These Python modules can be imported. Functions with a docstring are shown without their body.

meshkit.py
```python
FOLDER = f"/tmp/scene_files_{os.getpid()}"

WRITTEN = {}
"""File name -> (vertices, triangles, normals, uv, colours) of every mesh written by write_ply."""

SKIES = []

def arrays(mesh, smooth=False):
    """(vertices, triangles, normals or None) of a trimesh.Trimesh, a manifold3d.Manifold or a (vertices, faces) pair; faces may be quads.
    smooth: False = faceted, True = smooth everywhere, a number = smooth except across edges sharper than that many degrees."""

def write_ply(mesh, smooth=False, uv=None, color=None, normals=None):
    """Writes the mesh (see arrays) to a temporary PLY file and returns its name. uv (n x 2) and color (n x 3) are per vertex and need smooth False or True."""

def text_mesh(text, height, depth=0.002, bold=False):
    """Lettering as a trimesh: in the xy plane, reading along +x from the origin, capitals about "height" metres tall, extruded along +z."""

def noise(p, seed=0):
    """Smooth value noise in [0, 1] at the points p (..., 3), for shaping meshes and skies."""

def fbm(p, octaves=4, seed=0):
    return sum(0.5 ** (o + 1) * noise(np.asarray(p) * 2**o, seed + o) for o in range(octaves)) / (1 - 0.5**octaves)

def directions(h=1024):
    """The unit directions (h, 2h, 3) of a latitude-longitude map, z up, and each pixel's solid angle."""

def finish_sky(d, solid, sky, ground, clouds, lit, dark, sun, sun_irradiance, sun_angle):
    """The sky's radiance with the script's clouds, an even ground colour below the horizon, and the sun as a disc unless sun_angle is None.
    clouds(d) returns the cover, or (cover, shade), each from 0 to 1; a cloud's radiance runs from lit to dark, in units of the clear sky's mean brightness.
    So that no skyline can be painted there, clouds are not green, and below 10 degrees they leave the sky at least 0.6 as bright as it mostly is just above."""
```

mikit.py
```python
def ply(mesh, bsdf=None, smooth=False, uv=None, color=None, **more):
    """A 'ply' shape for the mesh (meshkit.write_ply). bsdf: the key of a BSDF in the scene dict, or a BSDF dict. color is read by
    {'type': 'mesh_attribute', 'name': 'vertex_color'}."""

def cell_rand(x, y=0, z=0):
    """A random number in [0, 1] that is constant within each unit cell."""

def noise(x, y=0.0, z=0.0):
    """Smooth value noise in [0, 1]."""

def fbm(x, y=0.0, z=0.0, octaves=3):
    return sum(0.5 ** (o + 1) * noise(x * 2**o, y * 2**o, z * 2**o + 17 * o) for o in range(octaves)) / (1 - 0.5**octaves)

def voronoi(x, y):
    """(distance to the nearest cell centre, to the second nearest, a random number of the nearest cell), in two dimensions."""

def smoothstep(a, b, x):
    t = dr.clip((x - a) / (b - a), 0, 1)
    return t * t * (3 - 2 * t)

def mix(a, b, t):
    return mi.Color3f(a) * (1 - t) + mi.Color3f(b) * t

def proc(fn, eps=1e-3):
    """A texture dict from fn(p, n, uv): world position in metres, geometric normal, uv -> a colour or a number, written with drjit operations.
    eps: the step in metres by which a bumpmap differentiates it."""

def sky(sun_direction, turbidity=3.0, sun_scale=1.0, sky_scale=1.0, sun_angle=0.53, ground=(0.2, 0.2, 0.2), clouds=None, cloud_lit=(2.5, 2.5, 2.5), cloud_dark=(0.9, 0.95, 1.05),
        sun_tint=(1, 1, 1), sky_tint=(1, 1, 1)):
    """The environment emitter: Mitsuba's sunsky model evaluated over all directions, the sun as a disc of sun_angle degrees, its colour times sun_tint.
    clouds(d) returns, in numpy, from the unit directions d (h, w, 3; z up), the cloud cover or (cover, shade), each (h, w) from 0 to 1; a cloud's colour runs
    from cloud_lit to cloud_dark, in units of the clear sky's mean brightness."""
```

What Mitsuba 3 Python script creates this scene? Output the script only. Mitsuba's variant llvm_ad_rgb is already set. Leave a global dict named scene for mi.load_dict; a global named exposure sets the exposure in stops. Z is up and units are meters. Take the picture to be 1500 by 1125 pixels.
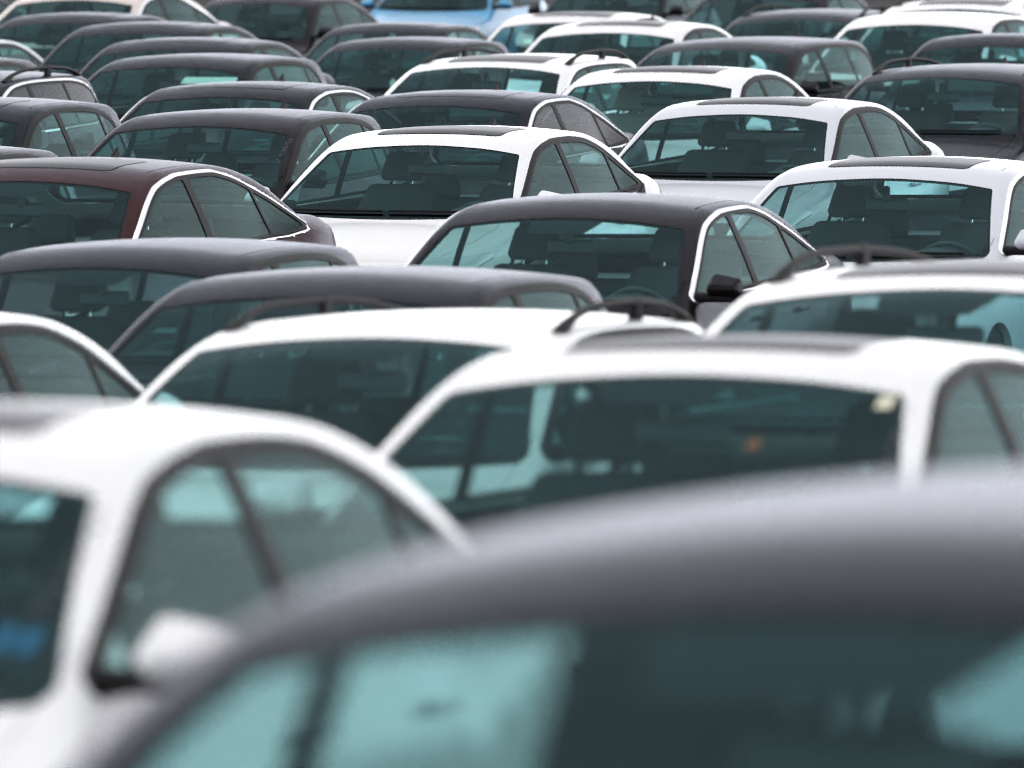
import math, numpy as np, drjit as dr, mitsuba as mi, mikit, meshkit, trimesh, manifold3d as m3
from mikit import proc, noise, fbm, smoothstep, mix
from manifold3d import Manifold, CrossSection
from shapely.geometry import Polygon, LineString, box as sbox
from scipy.interpolate import PchipInterpolator
T = mi.ScalarTransform4f
scene, labels = {}, {}

# ------------------------------------------------------------------ camera, sky, exposure
F_PX, CAM_H, PITCH = 12666.3, 3.3078, math.radians(3.6975)       # focal length in pixels of a 1500 wide picture
FOCUS, APERTURE = 51.5, .060
scene['camera'] = {'type': 'thinlens', 'fov': math.degrees(2 * math.atan(750 / F_PX)), 'fov_axis': 'x', 'aperture_radius': APERTURE / 2, 'focus_distance': FOCUS,
                   'near_clip': .5, 'far_clip': 3000., 'to_world': T().look_at(origin=[0, 0, CAM_H], target=[0, math.cos(PITCH), CAM_H - math.sin(PITCH)], up=[0, 0, 1])}
def overcast(d):
    n = meshkit.fbm(d * [2.2, 2.2, 5.0] + 7.3, 5)
    return np.ones(d.shape[:2]), np.clip(.05 + .95 * np.clip(d[..., 2] / .55, 0, 1) ** .8 + .8 * (n - .5), 0, 1)
scene['sky'] = mikit.sky((-.35, .25, .9), turbidity=4, sun_scale=.06, sun_angle=24, clouds=overcast, cloud_lit=(3.25, 3.3, 3.40), cloud_dark=(.87, .895, .95), ground=(.12, .12, .12))
exposure = 3.35
# ------------------------------------------------------------------ materials
def two(b): return {'type': 'twosided', 'bsdf': b}
def rgb(*c): return {'type': 'rgb', 'value': list(c)}
def spots(p): return smoothstep(.60, .80, noise(p.x * 31, p.y * 31, p.z * 31)) * smoothstep(.45, .7, fbm(p.x * 2.3, p.y * 2.3, p.z * 2.3))
def dusty(c, dust, amount):
    """Paint with a thin scatter of dried rain spots and grit."""
    return proc(lambda p, n, uv, c=c, dust=dust: mix(c, dust, amount * spots(p)))
PAINT = {
    'white': ((.81, .81, .815), .22), 'cool_white': ((.66, .67, .71), .22), 'black': ((.0075, .0075, .0095), .16), 'blue_black': ((.007, .009, .014), .16), 'brown_black': ((.011, .0085, .0095), .18),
    'burgundy': ((.046, .011, .011), .2), 'silver': ((.36, .38, .42), .25), 'champagne': ((.50, .44, .40), .25), 'blue': ((.12, .44, .66), .2), 'grey': ((.008, .008, .0105), .22)}
for k, (c, r) in PAINT.items():
    dust = dusty(c, (.30, .29, .27), .012 if c[0] < .1 else .05)
    if k in ('silver', 'champagne'): b = {'type': 'principled', 'base_color': dust, 'roughness': .3, 'metallic': .4, 'specular': .5, 'clearcoat': 1.0, 'clearcoat_gloss': .97}
    else: b = {'type': 'roughplastic', 'diffuse_reflectance': dust, 'alpha': .07, 'int_ior': 1.27 if c[0] < .06 else 1.45, 'nonlinear': True, 'specular_reflectance': rgb(*((.44, .45, .49) if c[0] < .06 else (1., 1., 1.)))}
    scene['paint_' + k] = two(b)
scene['m_glass'] = {'type': 'thindielectric', 'int_ior': 1.52, 'specular_transmittance': rgb(.64, .94, .95), 'specular_reflectance': rgb(.12, .18, .19)}
scene['m_side_glass'] = {'type': 'thindielectric', 'int_ior': 1.52, 'specular_transmittance': rgb(.70, .90, .88), 'specular_reflectance': rgb(.11, .15, .15)}
scene['m_tinted_glass'] = {'type': 'thindielectric', 'int_ior': 1.52, 'specular_transmittance': rgb(.10, .11, .12), 'specular_reflectance': rgb(.2, .2, .21)}
scene['m_black'] = two({'type': 'roughplastic', 'diffuse_reflectance': rgb(.010, .009, .010), 'alpha': .3, 'int_ior': 1.25, 'specular_reflectance': rgb(.5, .5, .5)})
scene['m_satin_black'] = two({'type': 'roughplastic', 'diffuse_reflectance': rgb(.010, .0095, .010), 'alpha': .3, 'int_ior': 1.25, 'specular_reflectance': rgb(.6, .6, .6)})
scene['m_band'] = two({'type': 'diffuse', 'reflectance': rgb(.02, .02, .022)})
scene['m_chrome'] = two({'type': 'roughconductor', 'material': 'Al', 'alpha': .12})
scene['m_lining'] = two({'type': 'diffuse', 'reflectance': rgb(.60, .60, .58)})
scene['m_cabin'] = two({'type': 'roughplastic', 'diffuse_reflectance': rgb(.020, .021, .022), 'alpha': .4})
scene['m_seat'] = two({'type': 'diffuse', 'reflectance': rgb(.050, .051, .052)})
scene['m_seat_beige'] = two({'type': 'diffuse', 'reflectance': rgb(.22, .20, .18)})
scene['m_sunroof'] = two({'type': 'roughplastic', 'diffuse_reflectance': rgb(.012, .012, .014), 'alpha': .06, 'int_ior': 1.33, 'specular_reflectance': rgb(.34, .34, .35)})
scene['m_tyre'] = two({'type': 'diffuse', 'reflectance': rgb(.025, .025, .025)})
scene['m_rim'] = two({'type': 'roughconductor', 'material': 'Al', 'alpha': .25})
scene['m_lamp_clear'] = two({'type': 'principled', 'base_color': rgb(.55, .57, .58), 'roughness': .1, 'metallic': .4, 'clearcoat': 1.})
scene['m_lamp_red'] = two({'type': 'principled', 'base_color': rgb(.16, .008, .010), 'roughness': .1, 'clearcoat': 1.})
def asphalt(p, n, uv):
    f = fbm(p.x * .8, p.y * .8, 0., 4); g = noise(p.x * 90, p.y * 90)
    return mix((.042, .042, .044), (.085, .084, .082), .55 * f + .45 * g)
scene['m_asphalt'] = two({'type': 'diffuse', 'reflectance': proc(asphalt)})

# ------------------------------------------------------------------ the ground: level far away, rising gently towards the camera
def ground_z(Y):
    t = np.clip(38 - np.asarray(Y, float), 0, 38); return 1.1990 * t ** 2 / 400 - 0.5128 * t ** 3 / 8000
gy = np.concatenate([np.linspace(-30, 40, 71), np.linspace(45, 160, 10), [400, 1500]]); gx = np.array([-900, -60, -12, -6, 0, 6, 12, 60, 900.])
GX, GY = np.meshgrid(gx, gy, indexing='ij'); nx, ny = GX.shape
gi, gj = np.meshgrid(np.arange(nx - 1), np.arange(ny - 1), indexing='ij')
scene['car_park_ground'] = mikit.ply((np.stack([GX, GY, ground_z(GY)], -1).reshape(-1, 3), np.stack([gi * ny + gj, (gi + 1) * ny + gj, (gi + 1) * ny + gj + 1, gi * ny + gj + 1], -1).reshape(-1, 4)), 'm_asphalt', smooth=True)
labels['car_park_ground'] = {'label': 'dark asphalt of the car park under the rows of cars', 'category': 'ground', 'kind': 'structure'}

# ------------------------------------------------------------------ car styles (metres, x forward, y left, z up, origin between the axles)
BASE = dict(nose=2.20, tail=-2.32, wb=1.29, cowl=(1.14, 0.965), ws_slope=0.475, ws_c=0.10, zr=1.465, xr=-0.42, kr=0.032, kr2=0.045, crown=0.10,
            bl=(-1.90, 1.14), bl_slope=0.46, bl_c=0.30, deck=[(-2.32, .98), (-2.26, 1.09), (-1.98, 1.142), (-1.5, 1.12)], wide=1.0)
STYLES = {
 'sedan': dict(BASE, haunch=.14),
 'saloon': dict(BASE, haunch=.13, tail=-2.52, bl=(-2.03, 1.13), bl_slope=0.41, deck=[(-2.52, .97), (-2.45, 1.085), (-2.12, 1.132), (-1.5, 1.11)], margin=.026, wide=1.02, zr=1.462, xr=-.45),
 'hatch': dict(BASE, tail=-2.02, xr=-.45, zr=1.465, bl=(-1.95, 1.0), bl_slope=1.75, bl_c=0.22, kr2=.035, deck=[(-2.02, .86), (-1.97, .95), (-1.9, .98), (-1.5, .98)]),
 'wagon': dict(BASE, tail=-2.36, xr=-.6, zr=1.452, bl=(-2.27, 1.0), bl_slope=1.5, bl_c=0.24, kr2=.022, deck=[(-2.36, .86), (-2.31, .95), (-2.2, .98), (-1.5, .98)]),
}
STYLES['tall_hatch'] = dict(STYLES['hatch'], crown=.165, zr=1.445, drop=.008)
FRONT = [(-.35, 1.400), (-.02, 1.376), (.30, 1.312), (.58, 1.212), (.78, 1.10), (.87, 1.025)]
SILL = [(.87, 1.0), (-.2, 1.012)]
DLO = {   # side window outline (x, z): along the sill, then over the top; the pillars between the panes (x at the top, x at the sill, width)
 'sedan': dict(sill=SILL + [(-1.40, 1.035), (-1.66, 1.055)], top=[(-1.69, 1.075), (-1.60, 1.125), (-1.42, 1.205), (-1.08, 1.325), (-.73, 1.385)] + FRONT, cuts=[(-.24, -.31, .085), (-1.14, -1.27, .032)]),
 'saloon': dict(sill=SILL + [(-1.50, 1.03), (-1.78, 1.05)], top=[(-1.83, 1.075), (-1.62, 1.172), (-1.28, 1.278), (-.93, 1.36), (-.60, 1.398)] + FRONT, cuts=[(-.26, -.33, .085), (-1.16, -1.33, .03)]),
 'hatch': dict(sill=SILL + [(-1.30, 1.03), (-1.48, 1.06)], top=[(-1.50, 1.10), (-1.47, 1.20), (-1.36, 1.31), (-1.1, 1.368), (-.7, 1.395)] + FRONT, cuts=[(-.24, -.31, .085), (-1.10, -1.18, .035)]),
 'wagon': dict(sill=SILL + [(-1.60, 1.03), (-1.93, 1.06)], top=[(-1.97, 1.10), (-1.93, 1.19), (-1.80, 1.30), (-1.5, 1.36), (-.8, 1.394)] + FRONT, cuts=[(-.26, -.33, .085), (-1.10, -1.20, .05)]),
}
DLO['tall_hatch'] = DLO['hatch']
WS_POLY = [(-.755, .985), (0, .960), (.755, .985), (.605, 1.325), (.3, 1.362), (0, 1.374), (-.3, 1.362), (-.605, 1.325)]
SUN = (-.50, .085, .40)  # sunroof x0, x1, half width
ARCH = .345
SIDE_Z = PchipInterpolator([.15, .22, .32, .6, .78, .90, .955, .99, 1.1, 1.25, 1.4, 1.55], [.74, .80, .85, .885, .876, .845, .815, .800, .764, .708, .645, .56])

def smax(a, b, k):
    h = np.clip(.5 + .5 * (a - b) / k, 0, 1)
    return b + (a - b) * h + k * h * (1 - h)
def smin(a, b, k): return -smax(-a, -b, k)

def plan(S, x):
    xm = .5 * (S['nose'] + S['tail']); L = .5 * (S['nose'] - S['tail'])
    t = np.clip(np.abs(x - xm) / (L + .012), 0, 1)
    return (1 - .07 * t ** 2.2) * (1 - t ** 14) ** .22 * S['wide']
def yside(S, x, z):
    r = np.clip((-1.12 - x) / .86, 0, 1); z = z - S.get('haunch', 0) * r * r * (3 - 2 * r)        # the boot's shoulders stand higher than the window sill
    base = SIDE_Z(np.clip(z, .15, 1.55))
    up = np.clip((z - .9) / .2, 0, 1)
    g = 1 - up * (.075 * np.clip((-x - .4) / 1.4, 0, 1.4) ** 2 + .02 * np.clip((x - .3) / .7, 0, 1) ** 2)
    return base * plan(S, x) * g
def ztop(S, x, y):
    y = np.abs(y)
    d = x - S['xr']
    roof = S['zr'] - np.where(d > 0, S['kr'] * d ** 2 + .055 * np.maximum(d, 0) ** 3, S['kr2'] * d ** 2) - S['crown'] * y ** 2
    cx, cz = S['cowl']
    q = cx - S['ws_c'] * y ** 2 - .16 * y ** 4 - x
    ws = cz + S['ws_slope'] * q + .05 * q * (1 - q)
    bx, bz = S['bl']
    q = x - (bx + S['bl_c'] * y ** 2)
    bl = bz + S['bl_slope'] * q + .12 * q * (1 - q) - .02 * y ** 2
    cab = smin(smin(roof, ws, .085), bl, .16)
    xs = np.array([S['nose'], S['nose'] - .05, S['nose'] - .2, 1.6, 1.2, .9, .5]); zs = np.array([.60, .70, .785, .875, .945, .975, .985])
    h = PchipInterpolator(xs[::-1], zs[::-1])(np.clip(x, .5, S['nose'])) - .075 * y ** 2
    dk = np.array(S['deck'])
    t = PchipInterpolator(dk[:, 0], dk[:, 1])(np.clip(x, S['tail'], -1.5)) - .05 * y ** 2
    low = np.where(x > 0, h, t)
    return np.where(np.abs(x - 0) < .2, cab, smax(cab, low, .02))

def skin_f(S, x, y, z): return smax(z - ztop(S, x, y), np.abs(y) - yside(S, x, z), .06)
def skin_gradient(S, v):
    e, c = 2e-3, v.T
    g = np.stack([skin_f(S, *(c + e * np.eye(3)[k][:, None])) - skin_f(S, *(c - e * np.eye(3)[k][:, None])) for k in range(3)], 1)
    return g / (np.linalg.norm(g, axis=1, keepdims=True) + 1e-12)
def skin_shade(S, m, smooth):
    """(vertices, faces, normals): the faces that lie in the body's surface get its exact normals, so that reflections run smoothly; the rest is smoothed by angle."""
    v, f = np.array(m.vertices), np.array(m.faces); g = skin_gradient(S, v)
    on = (np.abs(skin_f(S, *v.T)) < .0095) & (v[:, 0] < S['nose'] - .3) & (v[:, 0] > S['tail'] + .3)
    fn = np.cross(v[f[:, 1]] - v[f[:, 0]], v[f[:, 2]] - v[f[:, 0]]); area = np.linalg.norm(fn, axis=1)
    face_on = on[f].all(1) & (((fn * g[f].mean(1)).sum(1) > .3 * area) | (area < 4e-6))
    rest = trimesh.Trimesh(v, f[~face_on], process=False); rest.remove_unreferenced_vertices()
    rv, rf, rn = meshkit.arrays(rest, smooth) if len(rest.faces) else (np.zeros((0, 3)), np.zeros((0, 3), int), np.zeros((0, 3)))
    return np.vstack([v, rv]), np.vstack([f[face_on], rf + len(v)]), np.vstack([g, rn])
def edge_z(S, x):
    """Height at which the flank would meet the roof or windscreen, before the edge is rounded."""
    z = np.full_like(x, 1.2)
    for _ in range(30): z = .5 * z + .5 * ztop(S, x, yside(S, x, z))
    return z
def loft(S, dx, N):
    a, b = S['tail'], S['nose']
    core = np.arange(a + .25, b - .25, dx)
    ends = .25 * (1 - np.cos(np.linspace(0, np.pi / 2, 7)))
    xs = np.unique(np.round(np.concatenate([a + ends, core, b - ends]), 5))
    th = np.linspace(-np.pi / 2, np.pi / 2, 500)
    z0 = .52
    X, T = np.meshgrid(xs, th, indexing='ij')
    lo, hi = np.zeros_like(X), np.full_like(X, 1.6)
    cy, cz = np.cos(T), np.sin(T)
    endk = np.minimum(X - a, b - X)
    zb = .20 + .12 * np.clip(1 - endk / .5, 0, 1) ** 2
    for _ in range(26):
        r = .5 * (lo + hi)
        y, z = r * cy, z0 + r * cz
        f = smax(z - ztop(S, X, y), y - yside(S, X, z), .06)
        f = smax(f, zb - z, .06)
        inside = f < 0
        lo, hi = np.where(inside, r, lo), np.where(inside, hi, r)
    y, z = lo * cy, z0 + lo * cz
    y[:, 0] = y[:, -1] = 0
    P = np.zeros((len(xs), N, 2))
    ze = edge_z(S, xs); ae = np.arctan2(ze - z0, yside(S, xs, ze))             # the edge between flank and top keeps one row of the mesh
    n1 = int(N * .56); u1, u2 = np.linspace(0, 1, n1), np.linspace(0, 1, N - n1 + 1)[1:]
    for i in range(len(xs)):
        s = np.concatenate([[0], np.cumsum(np.hypot(np.diff(y[i]), np.diff(z[i])))])
        se = np.interp(ae[i], th, s)
        u = np.concatenate([se * (1 - (1 - u1) ** 1.7), se + (s[-1] - se) * u2 ** 1.5])
        P[i, :, 0], P[i, :, 1] = np.interp(u, s, y[i]), np.interp(u, s, z[i])
    P[:, 0, 0] = P[:, -1, 0] = 0
    ring = np.concatenate([P, P[:, -2:0:-1] * [-1, 1]], 1)        # left side up, right side down
    n, m = ring.shape[:2]
    v = np.concatenate([np.repeat(xs[:, None, None], m, 1), ring], 2).reshape(-1, 3)
    i, j = np.meshgrid(np.arange(n - 1), np.arange(m), indexing='ij')
    q = np.stack([i * m + j, (i + 1) * m + j, (i + 1) * m + (j + 1) % m, i * m + (j + 1) % m], -1).reshape(-1, 4)
    f = np.vstack([q[:, [0, 1, 2]], q[:, [0, 2, 3]]])
    c0, c1 = len(v), len(v) + 1
    v = np.vstack([v, [[xs[0], 0, .55], [xs[-1], 0, .5]]])
    k = np.arange(m)
    f = np.vstack([f, np.stack([k * 0 + c0, k, (k + 1) % m], 1), np.stack([k * 0 + c1, (n - 1) * m + (k + 1) % m, (n - 1) * m + k], 1)])
    t = trimesh.Trimesh(v, f, process=False)
    if t.volume < 0: t.invert()
    return t

def man(t): return Manifold(m3.Mesh(np.asarray(t.vertices, np.float32), np.asarray(t.faces, np.uint32)))
def offset(t, d):
    return man(trimesh.Trimesh(t.vertices + t.vertex_normals * d, t.faces, process=False))
def polys(g):
    g = g.buffer(0)
    out = []
    for p in getattr(g, 'geoms', [g]):
        if p.is_empty: continue
        out.append(np.array(p.exterior.coords)[:-1])
        out += [np.array(h.coords)[:-1] for h in p.interiors]
    return out
def prism(g, axis, lo, hi):
    m = Manifold.extrude(CrossSection(polys(g), m3.FillRule.EvenOdd), hi - lo)
    R = {'x': [[0, 0, 1, lo], [1, 0, 0, 0], [0, 1, 0, 0]], 'y': [[1, 0, 0, 0], [0, 0, 1, lo], [0, 1, 0, 0]], 'z': [[1, 0, 0, 0], [0, 1, 0, 0], [0, 0, 1, lo]]}[axis]
    return m.transform(np.array(R, float))
def side_prism(g, s, deep=.07, z1=1.4):
    """The outline (x, z) carried through one flank only: it starts just inside the leaning side glass."""
    m = Manifold.extrude(CrossSection(polys(g), m3.FillRule.EvenOdd), .6); lo = .665 - deep
    return m.transform(np.array([[1, 0, 0, 0], [.022 * s, -.36 * s, s, s * (lo + .36 * z1)], [0, 1, 0, 0]], float))
def both(g, deep=.07): return side_prism(g, 1, deep) + side_prism(g, -1, deep)
def tm(m):
    e = m.to_mesh(); return trimesh.Trimesh(e.vert_properties[:, :3], e.tri_verts, process=False)
def sheet(skin, cutter):
    """The part of the skin's own surface inside the cutter, as an open sheet."""
    s = skin.as_original(); r = (s ^ cutter).to_mesh()
    ids, idx = np.array(r.run_original_id), np.array(r.run_index) // 3
    keep = np.concatenate([np.arange(idx[k], idx[k + 1]) for k in range(len(ids)) if ids[k] == s.original_id()] or [np.zeros(0, int)])
    t = trimesh.Trimesh(r.vert_properties[:, :3], r.tri_verts[keep], process=False); t.remove_unreferenced_vertices()
    return t
def curve(pts, step=.05):
    p = np.array(pts, float); s = np.concatenate([[0], np.cumsum(np.linalg.norm(np.diff(p, axis=0), axis=1))])
    u = np.linspace(0, s[-1], max(4, int(s[-1] / step)))
    return np.stack([PchipInterpolator(s, p[:, k])(u) for k in range(p.shape[1])], 1)
def hull(pts, r, seg=12):
    sp = Manifold.sphere(r, seg) if np.isscalar(r) else None
    return Manifold.batch_hull([(sp if sp is not None else Manifold.sphere(r[i], seg)).translate(list(map(float, p))) for i, p in enumerate(pts)])
def rbox(c, size, r, seg=12):
    c, h = np.array(c, float), np.array(size, float) / 2 - r
    return hull([c + h * [sx, sy, sz] for sx in (-1, 1) for sy in (-1, 1) for sz in (-1, 1)], r, seg)
def tube(path, radius, sides=8, squash=1.0):
    p = np.asarray(path, float); r = np.broadcast_to(radius, (len(p),))
    t = np.gradient(p, axis=0); t /= np.linalg.norm(t, axis=1, keepdims=True)
    a = np.cross(t, [0, 0, 1.0]); bad = np.linalg.norm(a, axis=1) < 1e-3
    a[bad] = [0, 1, 0]; a /= np.linalg.norm(a, axis=1, keepdims=True)
    b = np.cross(a, t); g = np.arange(sides) * 2 * np.pi / sides
    v = p[:, None] + r[:, None, None] * (np.cos(g)[None, :, None] * a[:, None] * squash + np.sin(g)[None, :, None] * b[:, None])
    n = len(p)
    i, j = np.meshgrid(np.arange(n - 1), np.arange(sides), indexing='ij')
    q = np.stack([i * sides + j, (i + 1) * sides + j, (i + 1) * sides + (j + 1) % sides, i * sides + (j + 1) % sides], -1).reshape(-1, 4)
    v = np.vstack([v.reshape(-1, 3), p[:1], p[-1:]]); k = np.arange(sides)
    f = np.vstack([q[:, [0, 1, 2]], q[:, [0, 2, 3]], np.stack([k * 0 + n * sides, k, (k + 1) % sides], 1), np.stack([k * 0 + n * sides + 1, (n - 1) * sides + (k + 1) % sides, (n - 1) * sides + k], 1)])
    m = trimesh.Trimesh(v, f, process=False)
    if m.volume < 0: m.invert()
    return m
def mirror_y(t):
    t = t.copy(); t.vertices = t.vertices * [1, -1, 1]; t.invert(); return t
cat = trimesh.util.concatenate

def make_style(style, sunroof=True, near=True):
    """name -> (mesh, material role, smoothing angle) of one car; 'a__b' is a sub-part."""
    S, D = STYLES[style], DLO[style]
    sk = loft(S, *((.046, 42) if near else (.07, 30)))
    sc = loft(S, *((.09, 24) if near else (.12, 18)))          # a coarser skin for what is hidden inside
    O, O2 = man(sk), offset(sk, .0025)
    Im, In = offset(sk, -.012), offset(sc, -.040)
    liner_in = offset(sc, -.046)
    glass_skin = offset(sk, -.004)
    out = {}
    # --- outlines
    top = curve(D['top'], .03); sill = np.array(D['sill'])
    top[:, 1] = np.minimum(top[:, 1], edge_z(S, top[:, 0]) - S.get('margin', .030))
    dlo = Polygon(np.vstack([sill, top])).buffer(-.012).buffer(.012)
    cuts = []
    for x0, x1, w in D['cuts']:
        L = LineString([(x0 + .25 * (x0 - x1), 1.50), (x1 - .25 * (x0 - x1), .92)])
        cuts.append(L.buffer(w / 2, cap_style=2))
    panes = dlo.buffer(-.021)
    for c in cuts: panes = panes.difference(c)
    panes = [p.buffer(-.012).buffer(.012) for p in sorted(panes.geoms, key=lambda p: -p.centroid.x) if p.area > .004]
    wp = np.array(WS_POLY); wp[3:, 1] -= S.get('drop', 0) * (wp[3:, 0] / .56) ** 2
    ws = Polygon(np.vstack([curve(wp[:3], .08), curve(wp[3:], .08)])).buffer(-.03).buffer(.03)
    ws_pane = ws.buffer(-.017).intersection(sbox(-1, 1.005, 1, 2))
    tailx = S['tail']
    if style in ('sedan', 'saloon'):
        bl = Polygon([(-.63, 1.165), (.63, 1.165), (.50, 1.335), (.25, 1.355), (-.25, 1.355), (-.50, 1.335)]).buffer(-.05).buffer(.05); blx = (tailx, -.75)
    else:
        bl = Polygon([(-.63, 1.02), (.63, 1.02), (.50, 1.335), (.25, 1.35), (-.25, 1.35), (-.50, 1.335)]).buffer(-.05).buffer(.05); blx = (tailx - .1, -1.2 if 'hatch' in style else -1.75)
    bl_pane = bl.buffer(-.025)
    sun = sbox(SUN[0], -SUN[2], SUN[1], SUN[2]).buffer(-.05).buffer(.05)
    P_dlo = both(dlo); P_ws = prism(ws, 'x', .02, 1.5); P_bl = prism(bl, 'x', *blx); P_sun = prism(sun, 'z', 1.2, 1.8)
    openings = P_dlo + P_ws + P_bl
    if sunroof: openings += P_sun
    archs = Manifold()
    for x in (S['wb'], -S['wb']):
        for s in (-1, 1):
            archs += Manifold.cylinder(.42, ARCH, ARCH, 40).rotate([90, 0, 0]).translate([x, .95 if s > 0 else -.53, .315])
    # --- hood, boot lid, doors are cut out of the shell along their real gaps
    g = .004
    hood = Polygon([(2.02, -.60), (2.06, 0), (2.02, .60), (1.5, .70), (.80, .735), (1.10, 0), (.80, -.735)])
    fx = [.78, .80, .62, -.28, -.33, -.36, -.34]; 
    d1 = Polygon([(.82, .30), (.86, .95), (.80, .99), (-.30, .998), (-.335, .95), (-.33, .30)])
    d2 = Polygon([(-.33, .30), (-.335, .95), (-.30, .998), (-1.12, 1.012), (-1.20, .9), (-.98, .62), (-.90, .30)])
    shell = (O - In) - openings - archs
    ditch = Manifold()                                                    # the narrow joint between roof and side panel
    for s in (1, -1):
        xx = np.linspace(.02, -.75 if style in ('sedan', 'saloon') else -1.3, 14); ym = np.array([float(yside(S, np.array(x), np.array(1.38))) for x in xx]) * .86 * s
        ditch += prism(LineString(np.stack([xx, ym], 1)).buffer(.0045, cap_style=2), 'z', 1.2, 1.7)
    shell = shell - (ditch ^ (O2 - offset(sk, -.006)))
    if style in ('sedan', 'saloon'):
        lid = Polygon([(S['bl'][0] - .06, -.56), (S['bl'][0] - .06, .56), (tailx + .10, .60), (tailx + .06, 0), (tailx + .10, -.60)]); P_lid = lambda q: prism(q, 'z', .86, 1.25)
    else:
        lid = Polygon([(-.60, .62), (.60, .62), (.615, .99), (-.615, .99)]); P_lid = lambda q: prism(q, 'x', tailx - .1, tailx + .16)
    lids = [('hood', prism(hood, 'z', .70, 1.2), prism(hood.buffer(-g), 'z', .70, 1.2)), ('boot_lid' if style in ('sedan', 'saloon') else 'tailgate', P_lid(lid), P_lid(lid.buffer(-g))),]
    for nm, d in (('front_door', d1), ('rear_door', d2)):
        for s in (1, -1):
            lo, hi = (.55, 1.2) if s > 0 else (-1.2, -.55)
            lids.append((nm, prism(d, 'y', lo, hi), prism(d.buffer(-g), 'y', lo, hi)))
    cutall = Manifold()
    # --- lamps
    hl = Polygon([(.44, .60), (.80, .66), (.86, .80), (.60, .77), (.44, .72)])
    tl = Polygon([(.52, .74), (.90, .70), (.90, .93), (.60, .93)]) if style in ('sedan', 'saloon') else Polygon([(.64, .72), (.92, .70), (.92, .98), (.70, .98)])
    lamps = []
    for s in (1, -1):
        f = lambda p: Polygon([(s * a, b) for a, b in p.exterior.coords])
        lamps.append(('headlight', prism(f(hl), 'x', 1.62, 2.4), 'lamp_clear')); lamps.append(('tail_light', prism(f(tl), 'x', tailx - .1, tailx + .28), 'lamp_red'))
    grille = Polygon([(-.40, .60), (.40, .60), (.46, .73), (-.46, .73)]); plow = Polygon([(-.55, .30), (.55, .30), (.50, .44), (-.50, .44)])
    front = [('grille', prism(grille, 'x', 1.8, 2.4), 'black'), ('lower_grille', prism(plow, 'x', 1.8, 2.4), 'black')]
    for nm, pr_, role in lamps + front:
        shell = shell - pr_
        add(out, nm, tm((O2 - Im) ^ pr_), role, 30)
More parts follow.
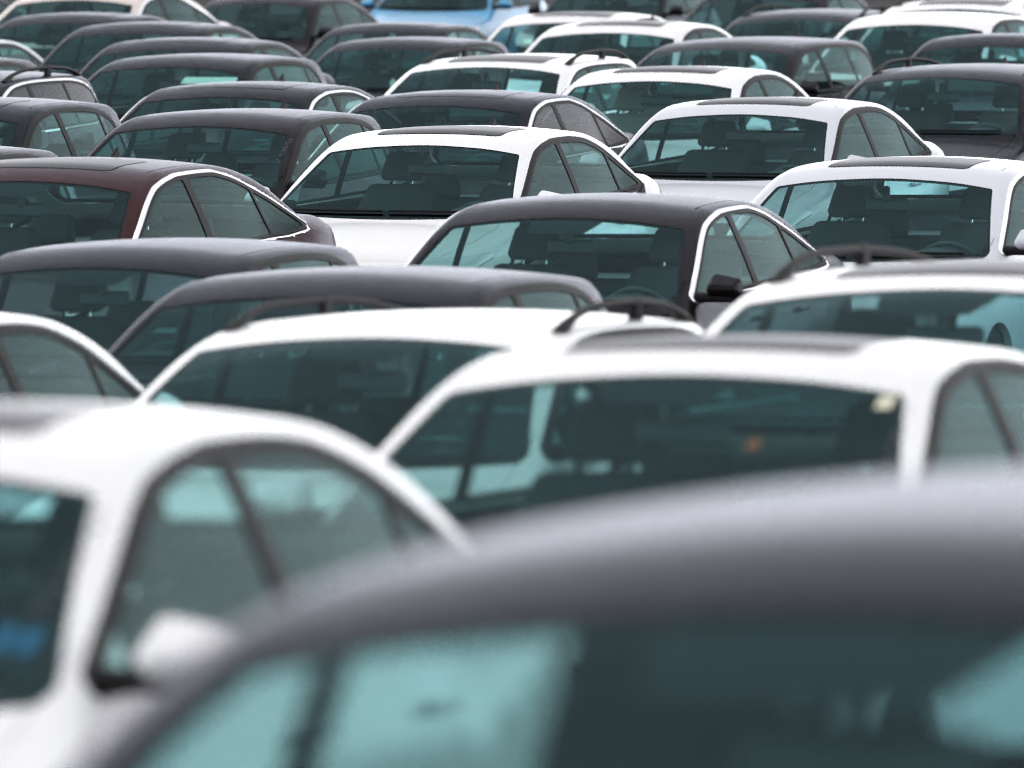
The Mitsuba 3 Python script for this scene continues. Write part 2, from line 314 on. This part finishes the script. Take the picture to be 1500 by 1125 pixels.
    for nm, pr_, ps in lids:
        piece = shell ^ ps
        shell = shell - pr_
        add(out, nm, tm(piece), 'paint', 30)
    sills = shell ^ Manifold.cube([6, 3, .34], True).translate([0, 0, .17])
    add(out, 'sill_trim', tm(sills), 'black', 30)
    shell = shell - Manifold.cube([6, 3, .34], True).translate([0, 0, .17])
    out['body'] = (tm(shell), 'paint', 30)
    # --- inside lining
    lin = (In - liner_in) - both(dlo.buffer(-.004), .12) - prism(ws.buffer(-.004), 'x', -.05, 1.5) - prism(bl.buffer(-.004), 'x', *blx) - archs
    lin = lin ^ Manifold.cube([1.02 - tailx - .25, 3, 2], True).translate([.5 * (1.02 + tailx + .25), 0, 1])
    up = Manifold.cube([8, 3, 1], True).translate([0, 0, 1.505])
    add(out, 'headlining', tm(lin ^ up), 'lining', 30)
    add(out, 'door_lining', tm((lin - up) ^ Manifold.cube([8, 3, 2], True).translate([0, 0, 1.25])), 'cabin', 30)
    # --- glass
    P = prism(ws_pane, 'x', .02, 1.5); under = offset(sk, -.0065) - offset(sk, -.018)     # the borders lie under the glass
    out['windscreen'] = (sheet(glass_skin, prism(ws.buffer(-.0035), 'x', .02, 1.5)), 'glass', True)
    add(out, 'windscreen__black_border', tm((under ^ P_ws) - P), 'black', 30)
    band = Polygon([(-.21, 1.40), (.20, 1.40), (.17, 1.345), (.11, 1.298), (-.17, 1.298), (-.19, 1.33)]).intersection(ws_pane)
    add(out, 'windscreen__shade_band', sheet(offset(sk, -.008), prism(band, 'x', .02, 1.5)), 'band', True)
    P = prism(bl_pane, 'x', *blx)
    out['rear_window'] = (sheet(glass_skin, prism(bl.buffer(-.0035), 'x', *blx)), 'glass', True)
    add(out, 'rear_window__black_border', tm((under ^ P_bl) - P), 'black', 30)
    names = ['front_side_window', 'rear_side_window', 'quarter_window', 'quarter_window']
    allp = Manifold()
    for nm, p in zip(names, panes):
        for s in (1, -1):
            pr_ = side_prism(p, s)
            add(out, nm, sheet(glass_skin, pr_), 'side_glass' if nm == 'front_side_window' else 'rear_glass', True)
            allp += pr_
    for s in (1, -1):
        side = side_prism(dlo, s)
        add(out, 'window_frame', tm(((O2 - Im) ^ side) - allp), 'black', 30)
        ring = dlo.buffer(.013).difference(dlo.buffer(-.001))
        add(out, 'window_trim', tm((offset(sk, .006) - Im) ^ side_prism(ring, s)), 'chrome', 30)
    if sunroof:
        add(out, 'sunroof', tm(((O2 - Im) ^ prism(sun.buffer(-.007), 'z', 1.2, 1.8))), 'sunroof', 30)
        add(out, 'sunroof__seal', tm(((Im - offset(sk, -.02)) ^ prism(sun, 'z', 1.2, 1.8))), 'black', 30)
    # --- wheels
    prof = np.array([(.19, -.09), (.20, -.10), (.27, -.105), (.305, -.095), (.315, -.07), (.315, .07), (.305, .095), (.27, .105), (.20, .10), (.19, .09)])
    tyre = trimesh.creation.revolve(np.vstack([prof, prof[:1]]), sections=28 if near else 20)
    rim = trimesh.creation.revolve(np.array([(0, .05), (.05, .055), (.06, .04), (.17, .05), (.197, .085), (.2, .085), (.2, -.08), (.185, -.08), (.16, -.02), (0, -.02)]), sections=25 if near else 15)
    rim = man(rim)
    for k in range(5): rim = rim - Manifold.cylinder(.3, .034, .046, 8).translate([.125, 0, -.1]).rotate([0, 0, 72 * k])
    rim = tm(rim)
    for x in (S['wb'], -S['wb']):
        for s in (1, -1):
            M = np.array([[1, 0, 0, x], [0, 0, s * 1.0, s * .755], [0, -s * 1.0, 0, .315], [0, 0, 0, 1]])
            a, b = tyre.copy().apply_transform(M), rim.copy().apply_transform(M)
            n = add(out, 'wheel', a, 'tyre', 40); add(out, n + '__rim', b, 'rim', 30)
    # --- inside
    seat_back = [(-.06, .24, .50), (-.06, -.24, .50), (.02, .23, .52), (.02, -.23, .52), (-.20, .24, .86), (-.20, -.24, .86), (-.30, .17, 1.055), (-.30, -.17, 1.055), (-.24, .16, 1.055), (-.24, -.16, 1.055), (-.10, .23, .84), (-.10, -.23, .84)]
    sb = hull(seat_back, .05)
    cush = hull([(.40, y, .44) for y in (-.2, .2)] + [(-.08, y, .42) for y in (-.2, .2)] + [(.42, y, .34) for y in (-.2, .2)] + [(-.08, y, .32) for y in (-.2, .2)], .05)
    head = hull([(-.345, y, 1.165) for y in (-.095, .095)] + [(-.375, y, 1.265) for y in (-.075, .075)] + [(-.325, y, 1.26) for y in (-.075, .075)] + [(-.295, y, 1.16) for y in (-.1, .1)], .035)
    post = [tube([(-.29, y, 1.04), (-.335, y, 1.17)], .007, 6) for y in (-.06, .06)]
    for s in (1, -1):
        off = [-.05, .37 * s, .0]
        n = add(out, 'front_seat', tm((sb + cush).translate(off)), 'seat', 40)
        add(out, n + '__headrest', tm(head.translate(off)), 'seat', 40)
        add(out, n + '__headrest_post', cat([p.copy().apply_translation(off) for p in post]), 'chrome', 60)
    rb = hull([(-.95, y, .50) for y in (-.62, .62)] + [(-1.16, y, .93) for y in (-.58, .58)] + [(-1.07, y, .93) for y in (-.58, .58)] + [(-.85, y, .48) for y in (-.62, .62)], .05)
    rc = hull([(-.45, y, .42) for y in (-.6, .6)] + [(-.9, y, .40) for y in (-.6, .6)] + [(-.45, y, .3) for y in (-.6, .6)] + [(-.9, y, .3) for y in (-.6, .6)], .05)
    n = add(out, 'rear_seat', tm(rb + rc), 'seat', 40)
    rh = hull([(-1.13, y, 1.02) for y in (-.10, .10)] + [(-1.16, y, 1.10) for y in (-.085, .085)] + [(-1.09, y, 1.02) for y in (-.10, .10)], .035)
    for y in (-.38, .38): add(out, n + '__headrest', tm(rh.translate([0, y, 0])), 'seat', 40)
    if style in ('sedan', 'saloon'):
        shelf = man(trimesh.creation.box([.55, 1.26, .02], trimesh.transformations.translation_matrix([-1.43, 0, .985])))
        add(out, 'parcel_shelf', tm(shelf), 'cabin', 30)
    else:
        add(out, 'parcel_shelf', tm(rbox((-1.5, 0, .955), (.55, 1.16, .03), .01)), 'cabin', 30)
    xs = [(.42, .60), (.40, .80), (.44, .90), (.56, .935), (.86, .955), (1.0, .965), (1.0, .60)]
    dash = prism(Polygon(xs), 'y', -.68, .68) ^ offset(sk, -.055)
    bin_ = Manifold.batch_hull([Manifold.sphere(1, 20).scale([.17, .20, .10]).translate([.60, .37, .915]), Manifold.sphere(1, 16).scale([.12, .16, .05]).translate([.75, .37, .93])])
    con = rbox((.44, 0, .70), (.18, .34, .34), .04)
    add(out, 'dashboard', tm(dash + bin_ + con), 'cabin', 40)
    ang = np.linspace(0, 2 * np.pi, 29)
    R = np.array([[.42, 0, -.91], [0, 1, 0], [.91, 0, .42]])
    wheel = tube(np.stack([ang * 0, .185 * np.cos(ang), .185 * np.sin(ang)], 1) @ np.array([[.91, 0, -.42], [0, 1, 0], [.42, 0, .91]]) + [.33, .37, .86], .016, 8)
    hub = tm(rbox((.35, .37, .855), (.07, .17, .13), .03) + rbox((.345, .37, .865), (.025, .34, .03), .01) + rbox((.45, .37, .82), (.25, .06, .06), .02))
    add(out, 'steering_wheel', cat([wheel, hub]), 'cabin', 40)
    mir = rbox((.27, .0, 1.225), (.045, .24, .075), .02) + rbox((.30, 0, 1.285), (.04, .04, .09), .015)
    add(out, 'rear_view_mirror', tm(mir), 'cabin', 40)
    floor = sbox(-1.9 if 'hatch' not in style else -1.6, -.66, .95, .66)
    add(out, 'floor_carpet', tm(prism(floor, 'z', .26, .28)), 'cabin', 30)
    # --- mirrors, wipers, aerial, handles, rails
    for s in (1, -1):
        y = lambda v: v * s - .11 * s
        mh = hull([(0.740, y(.985), 1.040), (0.740, y(.99), 1.100), (0.740, y(1.10), 1.035), (0.730, y(1.09), 1.090), (0.840, y(.99), 1.060), (0.810, y(1.08), 1.060)], [.035, .03, .025, .02, .03, .02], 16)
        n = add(out, 'door_mirror', tm(mh), 'paint', 50)
        add(out, n + '__mirror_base', tm(hull([(0.780, y(.80), 1.025), (0.840, y(.80), 1.020), (0.800, y(1.0), 1.015), (0.740, y(1.09), 1.005)], [.026, .024, .022, .016], 12)), 'black', 50)
        add(out, n + '__mirror_glass', tm(hull([(0.703, y(.985), 1.040), (0.703, y(.99), 1.095), (0.708, y(1.09), 1.035), (0.708, y(1.085), 1.080)], .012, 10)), 'chrome', 50)
        for nm, x in (('door_handle', -.12), ('door_handle', -.98)):
            yy = float(yside(S, np.array(x), np.array(.86)))
            add(out, nm, tm(rbox((x, s * (yy + .012), .87), (.19, .03, .028), .012)), 'paint', 50)
    def wsp(y, z, d=.012):
        xx = np.linspace(.1, 1.25, 600); k = np.argmin(np.abs(ztop(S, xx, np.full_like(xx, y)) - z)); return (xx[k] + .4 * d, y, z + d)
    for ys in (np.linspace(.62, .02, 9), np.linspace(-.02, -.60, 9)):
        add(out, 'wiper', tube([wsp(v, .985 + .03 * abs(k - 4) / 8 * 0 + .012) for k, v in enumerate(ys)], .008, 6), 'black', 60)
    xa = {'sedan': -1.0, 'saloon': -1.05, 'hatch': -1.35, 'tall_hatch': -1.35, 'wagon': -1.75}[style]; za = float(ztop(S, np.array(xa), np.array(0.)))
    add(out, 'aerial', tm(hull([(xa + .055, 0, za - .004), (xa - .05, .0, za - .012), (xa - .045, 0, za + .05), (xa - .02, 0, za + .03)], [.014, .020, .008, .010], 12)), 'black', 50)
    if style == 'wagon':
        for s in (1, -1):
            px = np.array([.04, -.05, -.20, -.45, -.9, -1.35, -1.62, -1.78, -1.86]); lift = np.array([.0, .022, .048, .066, .072, .066, .048, .024, .0])
            py = np.array([float(yside(S, np.array(x), np.array(1.38))) for x in px]) * .885
            pz = np.array([float(ztop(S, np.array(x), np.array(v))) for x, v in zip(px, py)]) + lift - .012
            path = curve(np.stack([px, py * s, pz], 1), .05)
            rl = tube(path, np.interp(np.arange(len(path)) / (len(path) - 1), [0, .06, .12, .88, .94, 1], [.027, .021, .0145, .0145, .021, .027]), 10, 1.1)
            n = add(out, 'roof_rail', rl, 'black', 60)
            for x in (-.98,):
                yy = float(yside(S, np.array(x), np.array(1.38))) * .885 * s; zz = float(ztop(S, np.array(x), np.array(yy)))
                add(out, n + '__rail_foot', tm(hull([(x + .05, yy, zz - .01), (x - .05, yy, zz - .01), (x + .025, yy, zz + .066), (x - .025, yy, zz + .066)], .016, 8)), 'black', 50)
    return out

def add(out, name, mesh, role, smooth):
    """Puts one part down, numbered if its name is taken; empty cuts are left out."""
    if len(mesh.faces) == 0: return name
    base, k = name, 0
    while name in out: k += 1; name = f'{base}_{k:03d}'
    out[name] = (mesh, role, smooth)
    return name
# ------------------------------------------------------------------ the cars
_styles = {}
def style_parts(style, sunroof, near):
    key = (style, sunroof, near)
    if key not in _styles:
        _styles[key] = [(n, role, part_ply(STYLES[style], n, m, role, sm)) for n, (m, role, sm) in make_style(style, sunroof, near).items()]
    return _styles[key]
def part_ply(S, n, m, role, sm):
    if role in ('paint', 'glass', 'side_glass', 'rear_glass', 'sunroof') and not n.startswith(('door_mirror', 'door_handle', 'roof_rail', 'wiper', 'aerial', 'front_seat')):
        v, f, nn = skin_shade(S, m, sm)
        return {'type': 'ply', 'filename': meshkit.write_ply((v, f), normals=nn), 'face_normals': False}
    return mikit.ply(m, smooth=sm)
def place_matrix(X, Y, yaw, sc):
    a = math.radians(yaw); hd = np.array([-math.sin(a), -math.cos(a)]); lf = np.array([math.cos(a), -math.sin(a)])
    sl = float(ground_z(Y + .05) - ground_z(Y - .05)) / .1
    ux = np.array([*hd, sl * hd[1]]); ux /= np.linalg.norm(ux)
    uy = np.array([*lf, sl * lf[1]]); uy -= ux * (uy @ ux); uy /= np.linalg.norm(uy)
    M = np.eye(4); M[:3, :3] = np.stack([ux, uy, np.cross(ux, uy)], 1) * sc; M[:3, 3] = [X, Y, float(ground_z(Y)) + .001]
    return M
KIND = {'sedan': 'sedan', 'saloon': 'sedan', 'hatch': 'hatchback', 'tall_hatch': 'hatchback', 'wagon': 'station_wagon'}
ROLE = {'glass': 'm_glass', 'side_glass': 'm_side_glass', 'rear_glass': 'm_side_glass', 'black': 'm_black', 'band': 'm_band', 'lining': 'm_lining', 'cabin': 'm_cabin', 'seat': 'm_seat',
        'sunroof': 'm_sunroof', 'tyre': 'm_tyre', 'rim': 'm_rim', 'lamp_clear': 'm_lamp_clear', 'lamp_red': 'm_lamp_red', 'chrome': 'm_chrome'}
def car(style, paint, X, Y, yaw, sc, label, opts=''):
    o = opts.split(); base = KIND[style]; key, k = base, 0
    while key in labels: k += 1; key = f'{base}_{k:03d}'
    labels[key] = {'label': label, 'category': 'car', 'group': 'cars parked in rows'}
    M = T(place_matrix(X, Y, yaw, sc))
    for n, role, d in style_parts(style, 'sun' in o, 'near' in o):
        if 'roof_rail' in n and 'norail' in o: continue
        if n == 'aerial' and 'noaerial' in o: continue
        m = 'paint_' + paint if role == 'paint' else ROLE[role]
        if n.startswith('window_trim') and 'chrome' not in o: m = 'm_satin_black'
        if role == 'rear_glass' and 'tint' in o: m = 'm_tinted_glass'
        if role == 'side_glass' and 'tintall' in o: m = 'm_tinted_glass'
        if role == 'seat' and 'beige' in o: m = 'm_seat_beige'
        if role == 'sunroof' and paint in ('black', 'blue_black', 'brown_black', 'grey'): m = 'paint_' + paint
        scene[f'{key}__{n}'] = {**d, 'bsdf': {'type': 'ref', 'id': m}, 'to_world': M}
    return key, M
CARS = [
 # the nearest, out of focus
 ('tall_hatch', 'grey', 0.455, 9.25, 16.7, 1.115, 'dark grey car nearest the camera, blurred roof and windscreen filling the bottom of the picture', 'noaerial'),
 ('sedan', 'white', -1.230, 15.93, 16.4, 0.995, 'blurred white sedan at lower left with its white door mirror beside the dark grey roof', 'sun noaerial'),
 ('sedan', 'white', 0.526, 22.64, 17.1, 1.016, 'large blurred white sedan right of centre, just behind the nearest dark grey roof', 'sun noaerial'),
 ('wagon', 'white', 1.545, 29.32, 16.4, 1.13, 'blurred white station wagon at right edge with black roof rails and dark sunroof', 'sun noaerial'),
 ('wagon', 'white', -0.395, 29.45, 16.5, 1.008, 'blurred white station wagon with plain white roof and black rails in the middle', 'noaerial'),
 ('sedan', 'white', -2.520, 30.20, 16.8, 1.000, 'blurred white sedan at left edge, only its side windows and sloping rear showing', 'noaerial'),
 ('hatch', 'black', -0.705, 34.43, 16.8, 1.022, 'blurred black hatchback just behind the plain roofed white station wagon', 'noaerial'),
 ('hatch', 'blue_black', -1.749, 39.04, 17.4, 0.964, 'dark blue black hatchback at left in front of the burgundy sedan', 'noaerial'),
 ('saloon', 'brown_black', 0.366, 43.08, 16.1, 0.993, 'black sedan with chrome window trim and no sunroof, in front of the sharp white sedan', 'chrome near blackmirror'),
 # the sharp rows
 ('saloon', 'burgundy', -2.489, 45.82, 17.6, 1.045, 'burgundy sedan with chrome window trim and red tail light', 'chrome sun near'),
 ('saloon', 'cool_white', 2.135, 47.50, 17.3, 1.005, 'pale silver white sedan with chrome window trim and sunroof at the right edge', 'chrome sun near noaerial'),
 ('hatch', 'black', -3.713, 50.11, 16.8, 0.987, 'dark hatchback at left edge, only the rear of its roof showing above the burgundy sedan', 'noaerial'),
 ('sedan', 'white', -0.427, 52.60, 17.6, 1.000, 'sharp white sedan with sunroof in the middle, its white hood showing', 'sun near'),
 ('hatch', 'brown_black', -1.925, 56.58, 17.1, 0.982, 'black hatchback without sunroof directly behind the burgundy sedan', 'near'),
 ('hatch', 'blue_black', -3.750, 57.73, 16.5, 1.008, 'dark hatchback with sunroof and clear side windows at left edge behind the burgundy sedan', 'sun noaerial'),
 ('sedan', 'cool_white', 1.636, 58.21, 17.7, 1.000, 'white sedan with sunroof right of centre, directly behind the sharp middle white sedan', 'sun near'),
 ('saloon', 'blue_black', -0.420, 60.66, 16.8, 0.984, 'black sedan with sunroof, chrome trim and tinted side windows behind the sharp middle white sedan', 'chrome sun near tint tintall'),
 ('sedan', 'black', -1.988, 62.47, 17.2, 0.987, 'black sedan with sunroof and chrome window trim at left, clear side windows', 'chrome sun'),
 ('wagon', 'black', -4.375, 65.53, 17.0, 0.984, 'black station wagon with rails, chrome trim and dark glass, at left edge', 'chrome tint tintall noaerial'),
 ('sedan', 'white', 1.158, 65.13, 16.9, 1.013, 'white sedan with sunroof and beige seats, right of the railed white station wagon', 'sun beige'),
 ('wagon', 'black', 3.345, 65.86, 16.3, 1.015, 'black station wagon with black roof rails at the right edge, its hood in view', 'near'),
 ('hatch', 'black', -2.648, 69.90, 17.9, 0.992, 'black hatchback with a pale paper behind its windscreen, in the dark group at left', 'noaerial'),
 ('wagon', 'white', -0.117, 68.69, 16.8, 1.016, 'white station wagon with black roof rails, sunroof and chrome window trim, in the upper middle', 'chrome sun'),
 ('hatch', 'black', -4.945, 70.14, 16.8, 0.981, 'dark car roof at left edge behind the black station wagon with chrome window trim', 'noaerial'),
 ('wagon', 'brown_black', 1.898, 74.45, 19.9, 1.014, 'black five door car without roof rails and with three side windows, upper right of centre', 'norail'),
 ('sedan', 'blue_black', -2.860, 74.61, 15.9, 1.004, 'black sedan with sunroof, third in the stepped dark row at upper left', 'sun noaerial'),
 ('sedan', 'black', 4.243, 75.17, 16.4, 1.018, 'black sedan with sunroof at right edge, between the white hatchback and the black station wagon', 'sun'),
 ('sedan', 'white', 0.983, 79.03, 17.2, 1.034, 'front one of the two white sedans with sunroof at the top middle', 'sun'),
 ('hatch', 'black', -1.028, 78.89, 17.0, 0.934, 'black hatchback without sunroof behind the rails of the white station wagon, upper middle', 'noaerial'),
 ('hatch', 'white', 3.825, 80.13, 17.4, 1.070, 'white hatchback without sunroof at upper right', 'noaerial'),
 ('sedan', 'blue_black', -3.424, 80.39, 16.1, 1.007, 'black sedan with sunroof, second in the stepped dark row at upper left', 'sun noaerial'),
 ('sedan', 'silver', -5.427, 80.27, 16.9, 0.910, 'silver sedan at left edge, only its rear pillar and window showing', 'noaerial'),
 ('wagon', 'white', 4.395, 84.49, 16.8, 1.107, 'white station wagon with dark sunroof and roof rails cut off by the top right corner', 'sun noaerial'),
 ('sedan', 'black', -4.344, 85.36, 16.0, 0.992, 'black sedan with sunroof in front of the champagne sedan at top left', 'sun'),
 ('sedan', 'white', 0.590, 84.86, 16.4, 1.004, 'rear one of the two white sedans with sunroof at the top middle', 'sun noaerial'),
 ('wagon', 'black', 2.894, 86.00, 16.2, 1.012, 'black station wagon with black roof rails near the top, behind the white hatchback', 'noaerial'),
 ('sedan', 'blue_black', -1.194, 85.44, 17.0, 0.925, 'black sedan with sunroof in front of the blue car', 'sun noaerial'),
 ('saloon', 'champagne', -4.493, 91.42, 17.1, 1.070, 'champagne coloured sedan with chrome window trim at top left', 'chrome noaerial'),
 ('sedan', 'black', 2.787, 93.56, 16.7, 1.054, 'black sedan cut off by the top edge, behind the black station wagon with rails', 'noaerial'),
 ('saloon', 'brown_black', -2.698, 95.83, 16.5, 0.977, 'black sedan without sunroof at the top between the champagne sedan and the blue car', 'noaerial'),
 ('sedan', 'black', -7.177, 102.27, 16.8, 1.000, 'dark car in the top left corner behind the champagne sedan', 'noaerial'),
 ('hatch', 'grey', 1.361, 106.84, 16.9, 0.985, 'dark grey car right of the blue car, cut off by the top edge', 'noaerial'),
 ('hatch', 'blue', -0.740, 110.41, 16.9, 0.992, 'light blue car with dark door mirror at the top middle', 'noaerial'),
]
placed = [(c, *car(*c)) for c in CARS]
# ------------------------------------------------------------------ stickers, chalk marks and papers on the glass
for k, c in {'sticker_white': (.70, .72, .70), 'sticker_blue': (.05, .14, .26), 'sticker_yellow': (.56, .55, .43), 'sticker_orange': (.12, .075, .045), 'chalk': (.11, .12, .12), 'paper': (.62, .66, .58)}.items():
    scene['m_' + k] = two({'type': 'diffuse', 'reflectance': rgb(*c)})
def on_glass(S, y, z, lift):
    xx = np.linspace(.05, 1.35, 1400); k = int(np.argmin(np.abs(ztop(S, xx, np.full_like(xx, y)) - z))); p = np.array([xx[k], y, z])
    n = skin_gradient(S, p[None])[0]
    return p + n * lift
def glass_slab(S, y0, y1, z0, z1, lift, thick=.0012, n=5):
    """A thin piece that lies along the windscreen, with its thickness."""
    Y, Z = np.meshgrid(np.linspace(y0, y1, n), np.linspace(z0, z1, n), indexing='ij')
    top = np.array([on_glass(S, a, b, lift) for a, b in zip(Y.ravel(), Z.ravel())]); bot = np.array([on_glass(S, a, b, lift - thick) for a, b in zip(Y.ravel(), Z.ravel())])
    i, j = np.meshgrid(np.arange(n - 1), np.arange(n - 1), indexing='ij'); q = np.stack([i * n + j, (i + 1) * n + j, (i + 1) * n + j + 1, i * n + j + 1], -1).reshape(-1, 4)
    rim = np.concatenate([np.arange(n), np.arange(2 * n - 1, n * n, n), np.arange(n * n - 2, n * n - n - 1, -1), np.arange(n * n - 2 * n, 0, -n)]); nx_ = np.roll(rim, -1); N = n * n
    return (np.vstack([top, bot]), np.vstack([q, q[:, ::-1] + N, np.stack([rim, rim + N, nx_ + N, nx_], 1)]))
def chalk(S, y, z0, z1, seed):
    """Handwriting down the edge of the windscreen, too blurred in the photograph to read."""
    r = np.random.default_rng(seed); out = []; z = z0
    while z < z1:
        h = r.uniform(.012, .022); k = r.integers(3, 6)
        pts = np.stack([y + r.uniform(-.022, .022, k), z + np.sort(r.uniform(0, h, k))], 1)
        out.append(tube(np.array([on_glass(S, a, b, -.001) for a, b in curve(pts, .006)]), .0024, 5)); z += h + r.uniform(.003, .008)
    return trimesh.util.concatenate(out)
def find(text): return next(p for p in placed if text in p[0][6])
def stick(text, y0, y1, z0, z1, m, label, part='sticker', lift=-.0065):
    c, key, M = find(text); n, k = f'{key}__{part}', 0
    while n in scene: k += 1; n = f'{key}__{part}_{k:03d}'
    scene[n] = {**mikit.ply(glass_slab(STYLES[c[0]], y0, y1, z0, z1, lift), m), 'to_world': M}
    labels[n] = {'label': label}
stick('white sedan with sunroof right of', .585, .625, 1.02, 1.055, 'm_sticker_white', 'white sticker at the lower corner of the windscreen')
stick('white sedan with sunroof right of', .632, .672, 1.02, 1.055, 'm_sticker_blue', 'blue sticker at the lower corner of the windscreen')
stick('pale silver', .56, .595, 1.02, 1.06, 'm_sticker_blue', 'blue sticker at the lower corner of the windscreen')
stick('pale silver', .602, .632, 1.02, 1.06, 'm_sticker_white', 'white sticker at the lower corner of the windscreen')
stick('lower left', .59, .62, 1.075, 1.115, 'm_sticker_blue', 'blue sticker at the lower corner of the windscreen')
stick('lower left', .635, .665, 1.07, 1.11, 'm_sticker_blue', 'blue sticker at the lower corner of the windscreen')
stick('large blurred', .545, .585, 1.295, 1.325, 'm_sticker_yellow', 'pale yellow tab at the upper corner of the windscreen', lift=-.002)
stick('large blurred', .275, .305, 1.195, 1.22, 'm_sticker_orange', 'small orange brown sticker on the windscreen', lift=-.002)
stick('black sedan with chrome window trim and no', .525, .575, 1.30, 1.33, 'm_sticker_white', 'white tab at the upper corner of the windscreen')
stick('white hatchback without', .48, .54, 1.295, 1.325, 'm_sticker_white', 'white tab at the upper corner of the windscreen')
stick('white hatchback without', -.18, -.11, 1.265, 1.29, 'm_sticker_white', 'white tab in the middle of the windscreen')
stick('beige seats', .52, .57, 1.295, 1.32, 'm_sticker_white', 'white tab at the upper corner of the windscreen')
for text, y, z0, z1, sd in (('large blurred', .635, 1.08, 1.30, 3), ('lower left', .635, 1.13, 1.31, 4), ('black hatchback without sunroof directly', .645, 1.17, 1.30, 5)):
    c, key, M = find(text); n = key + '__chalk_marks'
    scene[n] = {**mikit.ply(chalk(STYLES[c[0]], y, z0, z1, sd), 'm_chalk', smooth=True), 'to_world': M}
    labels[n] = {'label': 'white handwriting down the edge of the windscreen', 'kind': 'stuff'}
c, key, M = find('pale paper')
scene['paper_sheet'] = {**mikit.ply(glass_slab(STYLES[c[0]], .16, .62, 1.262, 1.312, -.02), 'm_paper'), 'to_world': M}
labels['paper_sheet'] = {'label': 'pale paper strip behind the windscreen of a black hatchback in the dark group at left', 'category': 'paper'}
c, key, M = find('behind the rails')
S_ = STYLES[c[0]]; q = on_glass(S_, .15, 1.19, -.10)
card = Manifold.batch_hull([Manifold.cylinder(.003, r, r, 16).translate([a, b, 0]) for a, b, r in ((0, -.06, .028), (-.02, 0, .02), (.02, -.01, .02), (.0, .04, .008))])
W = np.eye(4); W[:3, :3] = np.array([[.2, .0, .98], [.98, 0, -.2], [0, 1, 0]]); W[:3, 3] = q - [0, 0, .06]
scene['hanging_tag__card'] = {**mikit.ply(tm(card), 'm_paper', smooth=30), 'to_world': M @ T(W)}
scene['hanging_tag__spot'] = {**mikit.ply(tm(Manifold.cylinder(.002, .012, .012, 14).translate([.004, -.055, .003])), 'm_sticker_orange', smooth=30), 'to_world': M @ T(W)}
scene['hanging_tag__cord'] = {**mikit.ply(tube(np.array([[0, .045, .0015], [.0, .12, .0015]]), .0022, 6), 'm_black', smooth=60), 'to_world': M @ T(W)}
labels['hanging_tag'] = {'label': 'pale tag with orange spot hanging behind a windscreen in the upper middle', 'category': 'tag'}
